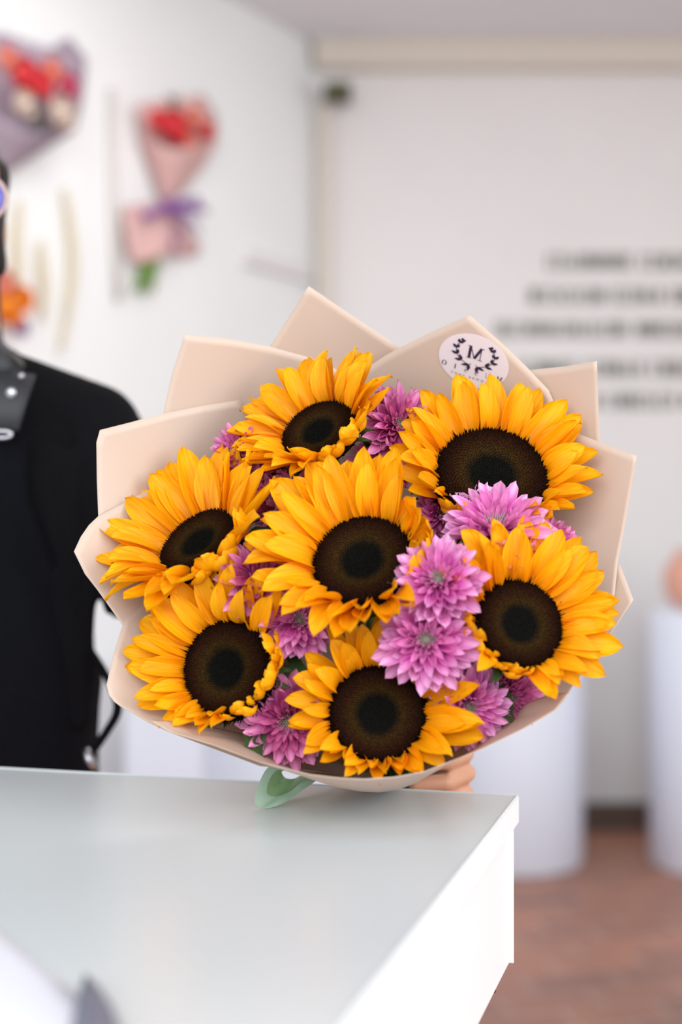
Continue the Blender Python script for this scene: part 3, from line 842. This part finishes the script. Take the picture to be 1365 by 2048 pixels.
# T-shirt
b = bmesh.new()
torso(b, [(0.86, 0.160, 0.125, 0.01), (0.95, 0.158, 0.122, 0.01), (1.03, 0.164, 0.112, 0), (1.12, 0.160, 0.108, 0), (1.20, 0.166, 0.118, -0.005), (1.26, 0.172, 0.112, 0), (1.305, 0.15, 0.092, 0.005), (1.345, 0.11, 0.072, 0.01), (1.38, 0.066, 0.058, 0.01)])
for (s0, e0, sg) in ((SL, EL, 1), (SR_, ER, -1)):
    c = s0.lerp(e0, 0.93)  # sleeve drawn down to the elbow; its black stands in for shaded skin
    limb(b, [s0 + Vector((-0.09 * sg, 0, 0.035)), s0 + Vector((0, 0, -0.004)), s0.lerp(e0, 0.35) + Vector((0.004 * sg, 0, 0))], [0.05, 0.056, 0.058])
    add_tube(b, [s0.lerp(e0, 0.35) + Vector((0.004 * sg, 0, 0)), c + Vector((0.004 * sg, 0, 0))], [0.058, 0.058], 18)
# soft folds
for k in range(7):
    x = PX + 0.05 + 0.018 * k
    limb(b, [(x, PY - 0.105 + 0.006 * k, 1.27), (x + 0.012, PY - 0.098 + 0.006 * k, 1.12), (x + 0.004, PY - 0.10 + 0.006 * k, 0.95)], [0.004, 0.010, 0.006], 8)
remeshed('t_shirt', b, M_SHIRT, 0.006, 6)
# trousers
b = bmesh.new()
torso(b, [(0.74, 0.165, 0.12, 0.01), (0.86, 0.156, 0.118, 0.01), (0.92, 0.150, 0.112, 0.01)])
for s in (-1, 1):
    limb(b, [(PX + s * 0.085, PY + 0.01, 0.80), (PX + s * 0.095, PY - 0.01, 0.46), (PX + s * 0.095, PY + 0.02, 0.08)], [0.088, 0.066, 0.055])
remeshed('trousers', b, M_SHIRT, 0.008, 4)
for s in (-1, 1):
    b = bmesh.new(); add_box(b, (PX + s * 0.1, PY - 0.04, 0.035), (0.09, 0.26, 0.07), None, 0.02); obj('shoe', b, M_DARK, per)
# apron: bib and skirt shell in front of the shirt
def shell(a, bdep, ang):
    return Vector((PX + a * sin(ang), PY - bdep * cos(ang), 0))
b = bmesh.new(); rows = []
def torso_at(z):
    T = [(0.55, 0.182, 0.16), (0.86, 0.170, 0.146), (0.95, 0.166, 0.144), (1.03, 0.172, 0.132), (1.12, 0.17, 0.128), (1.20, 0.18, 0.14), (1.30, 0.178, 0.126)]
    for i in range(len(T) - 1):
        if T[i][0] <= z <= T[i + 1][0]:
            t = (z - T[i][0]) / (T[i + 1][0] - T[i][0]); return (T[i][1] + t * (T[i + 1][1] - T[i][1]), T[i][2] + t * (T[i + 1][2] - T[i][2]))
    return T[-1][1:]
for i in range(25):
    z = 0.55 + i / 24 * 0.72
    a, d = torso_at(z)
    wd = R(88) if z < 1.0 else R(88 - 50 * min(1, ((z - 1.0) / 0.2)) ** 0.8)
    rows.append([Vector((*shell(a + 0.003 * sin(j * 1.7 + i * .3), d + 0.004 * sin(j * 1.1 + 2), (j / 20 * 2 - 1) * wd)[:2], z)) for j in range(21)])
add_grid(b, rows)
ap = obj('apron', b, M_APRON, per); so = ap.modifiers.new('t', 'SOLIDIFY'); so.thickness = 0.0025
ROOTM[ap.name] = ROOTM[per.name]
# leather strap end with studs and ring
Fy = 1.462
def wq(px, py, D=1.47): return P(px, py, D)
b = bmesh.new()
vs = [wq(-30, 735, 1.50), wq(72, 752, 1.50), wq(38, 862, 1.475), wq(-22, 862, 1.475)]
add_grid(b, [[vs[0].lerp(vs[1], t / 4) for t in range(5)], [vs[0].lerp(vs[3], .5).lerp(vs[1].lerp(vs[2], .5), t / 4) + Vector((0, -0.003, 0)) for t in range(5)], [vs[3].lerp(vs[2], t / 4) for t in range(5)]])
st = obj('apron_strap', b, M_LEATHER, per); so = st.modifiers.new('t', 'SOLIDIFY'); so.thickness = 0.003
ROOTM[st.name] = ROOTM[per.name]
b = bmesh.new(); add_tube(b, [wq(8, 745, 1.498), wq(-8, 700, 1.53), wq(-16, 672, 1.60), wq(-20, 668, 1.68)], 0.011, 8); obj('apron_strap', b, M_LEATHER, per)
for (x, y, r) in ((43, 752, 0.0035), (22, 786, 0.006)):
    b = bmesh.new(); c = wq(x, y, 1.484); add_ell(b, c, (r, 0.003, r)); o = obj('stud', b, M_METAL, st); 
b = bmesh.new()
pts = [wq(4 + 20 * cos(a), 869 + 7 * sin(a), 1.466) for a in [2 * pi * k / 20 for k in range(21)]]
add_tube(b, pts, 0.0022, 8, caps=False); obj('buckle', b, M_METAL, st)
# side tie with metal ring
b = bmesh.new()
tie = catmull([wq(176, 1290, 1.56), wq(205, 1335, 1.545), wq(232, 1390, 1.535), wq(236, 1425, 1.53), wq(216, 1462, 1.53), wq(190, 1500, 1.53)], 6)
rows = [[p + Vector((-0.0045, 0.004, 0)) for p in tie], [p + Vector((0.0045, -0.002, 0)) for p in tie]]
add_grid(b, rows); o = obj('apron_tie', b, M_SHIRT, per); so = o.modifiers.new('t', 'SOLIDIFY'); so.thickness = 0.003
ROOTM[o.name] = ROOTM[per.name]
b = bmesh.new()
add_tube(b, [wq(172, 1498, 1.525), wq(179, 1520, 1.522), wq(190, 1540, 1.522)], [0.004, 0.0062, 0.004], 10); obj('clip', b, M_METAL, o)
# hair
b = bmesh.new()
add_ell(b, (HX - 0.014, HY + 0.035, HZ + 0.045), (0.074, 0.098, 0.098))
limb(b, [(HX + 0.042, HY + 0.02, HZ + 0.05), (HX + 0.046, HY - 0.005, HZ - 0.02), (HX + 0.010, HY + 0.03, HZ - 0.12), (HX + 0.052, HY + 0.04, HZ - 0.168), (HX + 0.135, HY + 0.045, HZ - 0.212)], [0.03, 0.024, 0.028, 0.032, 0.014])
limb(b, [(HX - 0.06, HY + 0.03, HZ + 0.05), (HX - 0.072, HY + 0.02, HZ - 0.03), (HX - 0.075, HY + 0.03, HZ - 0.14), (HX - 0.08, HY - 0.02, HZ - 0.26)], [0.03, 0.026, 0.03, 0.02])
limb(b, [(HX - 0.03, HY + 0.09, HZ), (HX - 0.03, HY + 0.10, HZ - 0.15), (HX - 0.01, HY + 0.13, HZ - 0.30)], [0.07, 0.075, 0.05])
for s in (-1, 1):
    limb(b, [(HX - 0.012 + s * 0.036, HY + 0.05, HZ + 0.06), (HX - 0.014 + s * 0.042, HY + 0.045, HZ - 0.02), (HX - 0.022 + s * 0.036, HY + 0.06, HZ - 0.11), (HX - 0.02 + s * 0.035, HY + 0.08, HZ - 0.24)], [0.034, 0.031, 0.032, 0.03])
    add_ell(b, (HX - 0.004 + s * 0.026, HY - 0.028, HZ + 0.092), (0.046, 0.052, 0.036))
    limb(b, [(HX - 0.002 + s * 0.05, HY - 0.045, HZ + 0.075), (HX + s * 0.056, HY - 0.03, HZ + 0.03), (HX + s * 0.055, HY + 0.01, HZ - 0.05)], [0.018, 0.014, 0.016])
remeshed('hair', b, M_HAIR, 0.006, 3)
# eyes and glasses
for s in (-1, 1):
    b = bmesh.new(); add_ell(b, (HX + s * 0.031, HY - 0.073, HZ + 0.005), (0.012, 0.008, 0.007)); obj('eye', b, M_DARK, per)
gl = bmesh.new()
GX = HX + 0.022
for s in (-1, 1):
    pts = [(GX + s * 0.040 + 0.033 * cos(a), HY - 0.098 + 0.004 * s * 0, HZ + 0.0 + 0.026 * sin(a)) for a in [2 * pi * k / 24 for k in range(25)]]
    add_tube(gl, pts, 0.0024, 8, caps=False)
    add_tube(gl, [(GX + s * 0.070, HY - 0.096, HZ + 0.006), (GX + s * 0.062, HY - 0.05, HZ + 0.006), (HX + s * 0.055, HY + 0.03, HZ)], 0.002, 6)
add_tube(gl, [(GX - 0.008, HY - 0.099, HZ + 0.004), (GX, HY - 0.103, HZ + 0.008), (GX + 0.008, HY - 0.099, HZ + 0.004)], 0.002, 6)
g = obj('eyeglasses', gl, M_FRAME, per); ROOTM[g.name] = ROOTM[per.name]
for s in (-1, 1):
    b = bmesh.new(); add_ell(b, (GX + s * 0.040, HY - 0.098, HZ), (0.031, 0.0015, 0.0245)); o = obj('lens', b, M_LENS, g); o['label'] = 'blue violet lens'

# ------------------------------------------------------------------ plinths, pot, display cubes at the back
def plinth(label, cx, D, r, h):
    x = (cx - 682.5) / FPX * D
    t = thing('display_plinth', label, 'plinth', (x, D, 0.0), 'round white display plinths')
    bm = bmesh.new(); add_lathe(bm, (x, D, 0), [(r - 0.006, 0), (r, 0.008), (r, h - 0.008), (r - 0.008, h)], 64)
    obj('plinth_body', bm, M_PLINTH, t); return Vector((x, D, h))
a = plinth('white round plinth behind the right corner of the counter', 1012, 4.88, 0.262, 0.80)
c = plinth('white round plinth at the right edge, with a peach pot on it', 1462, 4.82, 0.27, 0.86)
t = thing('ceramic_pot', 'peach pot standing on the right hand plinth', 'pot', (c.x - 0.17, c.y - 0.03, c.z))
bm = bmesh.new(); add_lathe(bm, (c.x - 0.13, c.y - 0.03, c.z), [(0.045, 0), (0.085, 0.03), (0.105, 0.09), (0.095, 0.15), (0.06, 0.185), (0.065, 0.205), (0.055, 0.205), (0.05, 0.18)], 32); obj('pot_body', bm, M_TERRA, t)
for (lab, x0, x1, D, h) in (('white display cube behind the person, left of a second one', 250, 405, 4.0, 0.74), ('white display cube hidden mostly behind the bouquet, left of the round plinths', 418, 790, 4.45, 0.72)):
    X0 = (x0 - 682.5) / FPX * D; X1 = (x1 - 682.5) / FPX * D
    if x0 < 200: X0 += 0.0
    bm = bmesh.new(); add_box(bm, ((X0 + X1) / 2, D + 0.12, h / 2), (X1 - X0, 0.24, h), None, 0.004)
    o = obj('display_cube', bm, M_PLINTH, smooth=False); tag(o, lab, 'display cube', 'white display cubes')

# ------------------------------------------------------------------ lettering on the back wall (far too soft to read)
wl = thing('wall_lettering', 'five rows of small dark lettering on the back wall, out of focus', 'lettering', (1.0, WD - 0.004, CAMZ + 0.6))
for row, (x0, x1, y, dens) in enumerate(((1098, 1560, 524, 1.0), (1062, 1590, 592, 1.0), (996, 1640, 659, 0.9), (1040, 1600, 738, 0.8), (1080, 1560, 802, 0.7))):
    rnd = random.Random(row + 60)
    bm = bmesh.new(); x = x0; cnt = 0
    while x < x1:
        if cnt > 5 and rnd.random() < 0.3:
            obj('word', bm, M_TEXT, wl, smooth=False); bm = bmesh.new(); cnt = 0
            x += 14
        cnt += 1
        q = P(x, y, WD); h = 0.058
        wch = rnd.choice((11, 13, 15, 9)); ww = wch / FPX * WD * 0.7
        add_box(bm, (q.x, WD - 0.003, q.z), (0.009, 0.006, h))
        k = rnd.randint(0, 3)
        if k in (0, 1): add_box(bm, (q.x + ww, WD - 0.003, q.z), (0.007, 0.006, h * 0.95))
        if k in (0, 2): add_box(bm, (q.x + ww / 2, WD - 0.003, q.z + h * 0.42), (ww, 0.006, 0.007))
        if k in (1, 3): add_box(bm, (q.x + ww / 2, WD - 0.003, q.z), (ww, 0.006, 0.007))
        if k in (2, 3): add_box(bm, (q.x + ww / 2, WD - 0.003, q.z - h * 0.42), (ww, 0.006, 0.007))
        x += wch + 5
    obj('word', bm, M_TEXT, wl, smooth=False) if len(bm.verts) else None
# small camera high in the corner
q = P(676, 186, WD - 0.12)
t = thing('security_camera', 'small dark camera high on the back wall near the corner', 'camera', (q.x, WD, q.z))
bm = bmesh.new(); add_tube(bm, [(q.x, WD, q.z + 0.03), (q.x, q.y + 0.03, q.z + 0.03), (q.x, q.y + 0.01, q.z + 0.02)], 0.012, 8); obj('bracket', bm, M_DARK, t)
bm = bmesh.new(); add_box(bm, (q.x, q.y, q.z), (0.10, 0.08, 0.065), None, 0.012); obj('camera_body', bm, M_DARK, t)
bm = bmesh.new(); add_tube(bm, [(q.x, q.y - 0.035, q.z), (q.x, q.y - 0.055, q.z)], 0.024, 16); obj('camera_lens', bm, M_BRASS, t)

# ------------------------------------------------------------------ bouquets hanging on the left wall
def rose_mesh(m):
    bm = bmesh.new(); rnd = random.Random(9)
    add_ell(bm, (0, 0, 0.1), (0.45, 0.45, 0.5), None, 14, 10)
    for ring, (n, e, L) in enumerate(((5, 78, 0.8), (6, 60, 0.95), (8, 38, 1.05))):
        for i in range(n):
            q = Matrix.Rotation(2 * pi * (i + ring * .4) / n, 4, 'Z') @ Matrix.Translation((0.15, 0, -0.2)) @ Matrix.Rotation(-R(e), 4, 'Y') @ Matrix.Diagonal((L, L * 1.9, L, 1))
            s = SUNC[i % 4]; vs = [bm.verts.new(q @ v.co) for v in s.vertices]
            for p in s.polygons: bm.faces.new([vs[a] for a in p.vertices])
    return mesh_from_bm('bloom', bm, m)
ROSE = {m.name: rose_mesh(m) for m in (M_RED, M_CORAL, M_ROSE, M_CREAM, M_ORANGE, M_VIOLET)}
def bloom(label, px, py, off, r, m, group, cat='flower'):
    c = on_left(px, py, off)
    o = bpy.data.objects.new('bloom', ROSE[m.name]); COL.objects.link(o)
    B = LN.to_track_quat('Z', 'Y').to_matrix().to_4x4()
    o.matrix_world = Matrix.Translation(c) @ B @ Matrix.Diagonal((r, r, r, 1))
    tag(o, label, cat, group)
def fan(name, parent, rim, foot, m, depth=0.12):
    """paper cone opening off the wall: rim outline down to a narrow foot"""
    bm = bmesh.new()
    n = len(rim); rows = []
    for j in range(9):
        t = j / 8
        row = []
        for i, (x, y) in enumerate(rim):
            bulge = depth * sin(pi * i / (n - 1)) * (1 - t) 
            fx = foot[0] + (i / (n - 1) - 0.5) * 16; fy = foot[1]
            row.append(on_left(x + (fx - x) * t, y + (fy - y) * t, 0.02 + 0.03 * (1 - abs(2 * i / (n - 1) - 1)) + 0.02 * sin(i * 2.2) * (1 - t)))
        rows.append(row)
    add_grid(bm, rows)
    o = obj(name, bm, m, parent); so = o.modifiers.new('t', 'SOLIDIFY'); so.thickness = 0.002
def fan_front(name, parent, rim, foot, m, depth):
    bm = bmesh.new(); n = len(rim); rows = []
    for j in range(9):
        t = j / 8; row = []
        for i, (x, y) in enumerate(rim):
            fx = foot[0] + (i / (n - 1) - 0.5) * 18; fy = foot[1]
            row.append(on_left(x + (fx - x) * t, y + (fy - y) * t, 0.02 + depth * sin(pi * i / (n - 1)) * (1 - 0.75 * t)))
        rows.append(row)
    add_grid(bm, rows)
    o = obj(name, bm, m, parent); so = o.modifiers.new('t', 'SOLIDIFY'); so.thickness = 0.002
lb = thing('hanging_wrap', 'lilac paper cone of a bouquet hanging at the top left of the wall', 'bouquet wrap', on_left(20, 350, 0.0))
fan('back_sheet', lb, [(-90, 220), (-70, 110), (0, 62), (40, 78), (100, 98), (138, 74), (172, 118), (166, 190), (150, 260)], (0, 350), M_LILAC)
fan_front('front_sheet', lb, [(-80, 240), (-20, 225), (40, 262), (95, 268), (140, 240), (160, 205)], (0, 350), M_LILAC, 0.11)
for (lab, x, y, r, m) in (('red flower in the lilac wrapped bouquet, the larger of the two reds', 44, 148, 0.052, M_RED), ('red flower beside the largest red one in the lilac wrapped bouquet', 78, 168, 0.045, M_RED),
        ('coral flower at the upper left of the lilac wrapped bouquet', 12, 118, 0.04, M_CORAL), ('coral flower between red and magenta ones in the lilac wrap', 100, 142, 0.04, M_CORAL), ('magenta flower at the right of the lilac wrapped bouquet', 132, 170, 0.042, M_ROSE),
        ('cream flower at the bottom right of the lilac wrapped bouquet', 118, 226, 0.05, M_CREAM), ('cream flower at the lower left of the lilac wrapped bouquet', 45, 208, 0.04, M_CREAM)):
    bloom(lab, x, y, 0.12, r, m, 'flowers in the lilac bouquet')
def sprig(label, px, py, off, n, ln, group=None):
    bm = bmesh.new(); rnd = random.Random(int(px)); c = on_left(px, py, off)
    for k in range(n):
        a = rnd.uniform(0, 2 * pi)
        d = (Vector((cos(a) * 0.6, -0.3, sin(a)))).normalized()
        q = Matrix.Translation(c) @ d.to_track_quat('X', 'Z').to_matrix().to_4x4() @ Matrix.Diagonal((ln, ln, ln, 1))
        vs = [bm.verts.new(q @ v.co) for v in LEAF.vertices]
        for p in LEAF.polygons: bm.faces.new([vs[a_] for a_ in p.vertices])
    o = obj('leaf_sprig', bm, M_LEAF); tag(o, label, 'leaves', group); return o
sprig('dark green leaf sprig between the cream flowers in the lilac bouquet', 77, 246, 0.13, 6, 0.035)
sprig('dark green leaves at the top of the pink wrapped bouquet', 345, 208, 0.10, 6, 0.04)
pb = thing('hanging_wrap', 'pink paper wrapped bouquet hanging on the wall, tied with a violet bow', 'bouquet wrap', on_left(335, 420, 0.0))
fan('back_sheet', pb, [(285, 290), (275, 205), (330, 200), (370, 196), (405, 186), (432, 230), (435, 280), (415, 320)], (335, 410), M_PINKP)
fan_front('front_sheet', pb, [(286, 250), (310, 285), (345, 300), (385, 292), (418, 275), (430, 262)], (335, 410), M_PINKP, 0.09)
fan('paper_skirt', pb, [(246, 412), (252, 470), (262, 528), (300, 522), (340, 505), (380, 515), (405, 500)], (335, 405), M_PINKP)
bm = bmesh.new()
for (dx, dy) in ((-55, 20), (60, -12), (75, 8), (30, 70), (8, 90), (60, 55)):
    a = on_left(338, 412, 0.07); e = on_left(338 + dx, 412 + dy, 0.06); m_ = a.lerp(e, 0.5) + LN * 0.03
    pts = [bez(a, m_, e, t / 6) for t in range(7)]
    add_grid(bm, [[p + Vector((0, 0, 0.011)) + LW * 0.004 for p in pts], [p - Vector((0, 0, 0.011)) - LW * 0.008 for p in pts]])
add_ell(bm, on_left(338, 412, 0.07), (0.025, 0.025, 0.022), None, 12, 8)
o = obj('bow', bm, M_VIOLET, pb); so = o.modifiers.new('t', 'SOLIDIFY'); so.thickness = 0.002
bm = bmesh.new()
for k in range(7):
    a = on_left(320 + k * 2, 440, 0.03 + 0.003 * (k % 3)); e = on_left(268 + k * 6, 585 - (k % 3) * 8, 0.03)
    add_tube(bm, [a, e], 0.006, 6)
obj('stems', bm, mat('bright_stem', (110, 150, 60), 0.6), pb)
for (lab, x, y, r, m) in (('large red flower at the centre of the pink wrapped bouquet', 344, 252, 0.062, M_RED), ('smaller red flower left of the large one in the pink bouquet', 312, 240, 0.038, M_RED),
        ('red flower at the right edge of the pink wrapped bouquet', 412, 262, 0.035, M_RED), ('coral flower at the upper right of the pink bouquet', 386, 236, 0.042, M_CORAL), ('coral flower below the large red one in the pink bouquet', 372, 282, 0.038, M_CORAL)):
    bloom(lab, x, y, 0.09, r, m, 'flowers in the pink bouquet')
# orange bunch low on the wall at the left edge, dried stems beside it
for (lab, x, y, r, m) in (('orange flower at the left edge just above the shoulder', 8, 612, 0.06, M_ORANGE), ('lighter orange flower above another at the left edge', 0, 572, 0.05, M_CORAL), ('orange flower right of its neighbour, above the shoulder at the left edge', 44, 598, 0.04, M_ORANGE),
        ('small violet pink flower just above the shoulder', 40, 655, 0.028, M_VIOLET)):
    bloom(lab, x, y, 0.06, r, m, 'orange bunch on the wall')
for k, (lab, pts) in enumerate((('pale dried grass stem hanging on the wall, the tallest and rightmost', [(128, 375), (140, 450), (146, 530), (138, 610), (122, 700)]), ('short pale dried grass stem on the wall, second from the right', [(82, 480), (84, 530), (88, 580), (86, 640)]),
                                ('thin pale dried grass stem on the wall close to the hair', [(40, 400), (34, 470), (36, 540), (44, 600)]))):
    bm = bmesh.new(); c = catmull([on_left(x, y, 0.02) for (x, y) in pts], 5)
    n = len(c); add_tube(bm, c, [0.006 + 0.007 * sin(pi * i / (n - 1)) for i in range(n)], 8)
    o = obj('dried_grass_stem', bm, M_DRY); tag(o, lab, 'dried stem', 'dried stems on the wall')
# pale grey upright strip left of the pink bouquet, and a low ledge
bm = bmesh.new()
A = on_left(222, 175, 0.0); Bq = on_left(232, 640, 0.0)
add_tube(bm, [on_left(222, 178, 0.012), on_left(226, 400, 0.012), on_left(236, 600, 0.012)], 0.013, 8)
o = obj('wall_strip', bm, mat('pale_grey', (214, 208, 204), 0.7)); tag(o, 'slim pale grey upright strip on the wall, left of the pink bouquet', 'rail')
bm = bmesh.new(); lo = (on_left(470, 540, 0) - Vector((XC, WD, 0))); lx = lo.dot(LW)
add_box(bm, (lx / 2 + 0.02, 0.015, on_left(560, 535, 0).z), (lx - 0.1, 0.03, 0.05), Ml); o = obj('cable_trunking', bm, M_WALLB, smooth=False); tag(o, 'pale horizontal cable trunking on the left wall near the corner', 'trunking')

# ------------------------------------------------------------------ near left corner of the counter
def on_top(px, py, dz=0.0):
    D = (CAMZ - CZ - dz) * FPX / (py - 1024); return P(px, py, D)
bm = bmesh.new()
rows = []
for i in range(9):
    t = i / 8
    a = on_top(-60 + 330 * t, 1805 + 290 * t, 0.001); b2 = on_top(-120 + 330 * t, 1985 + 230 * t, 0.003)
    rows.append([a.lerp(b2, s / 4) + Vector((0, 0, 0.003 * sin(pi * s / 4))) for s in range(5)])
add_grid(bm, rows)
o = obj('paper_roll', bm, M_WHITEP); so = o.modifiers.new('t', 'SOLIDIFY'); so.thickness = 0.001
tag(o, 'blurred white strip of paper lying across the near left corner of the counter', 'paper')
bm = bmesh.new()
tipp = [(172, 1948), (200, 1975), (224, 2015), (240, 2060), (250, 2130)]; lf = [(172, 1948), (157, 1985), (146, 2030), (140, 2075), (138, 2130)]
rows = [[on_top(x, y, 0.006) for (x, y) in lf], [on_top((a_[0] + c_[0]) / 2, (a_[1] + c_[1]) / 2, 0.012) for a_, c_ in zip(lf, tipp)], [on_top(x, y, 0.006) for (x, y) in tipp]]
add_grid(bm, rows); o = obj('leaf_tip', bm, M_GREYB); so = o.modifiers.new('t', 'SOLIDIFY'); so.thickness = 0.002
tag(o, 'blurred pointed grey leaf tip on the counter in the near left corner', 'leaf')
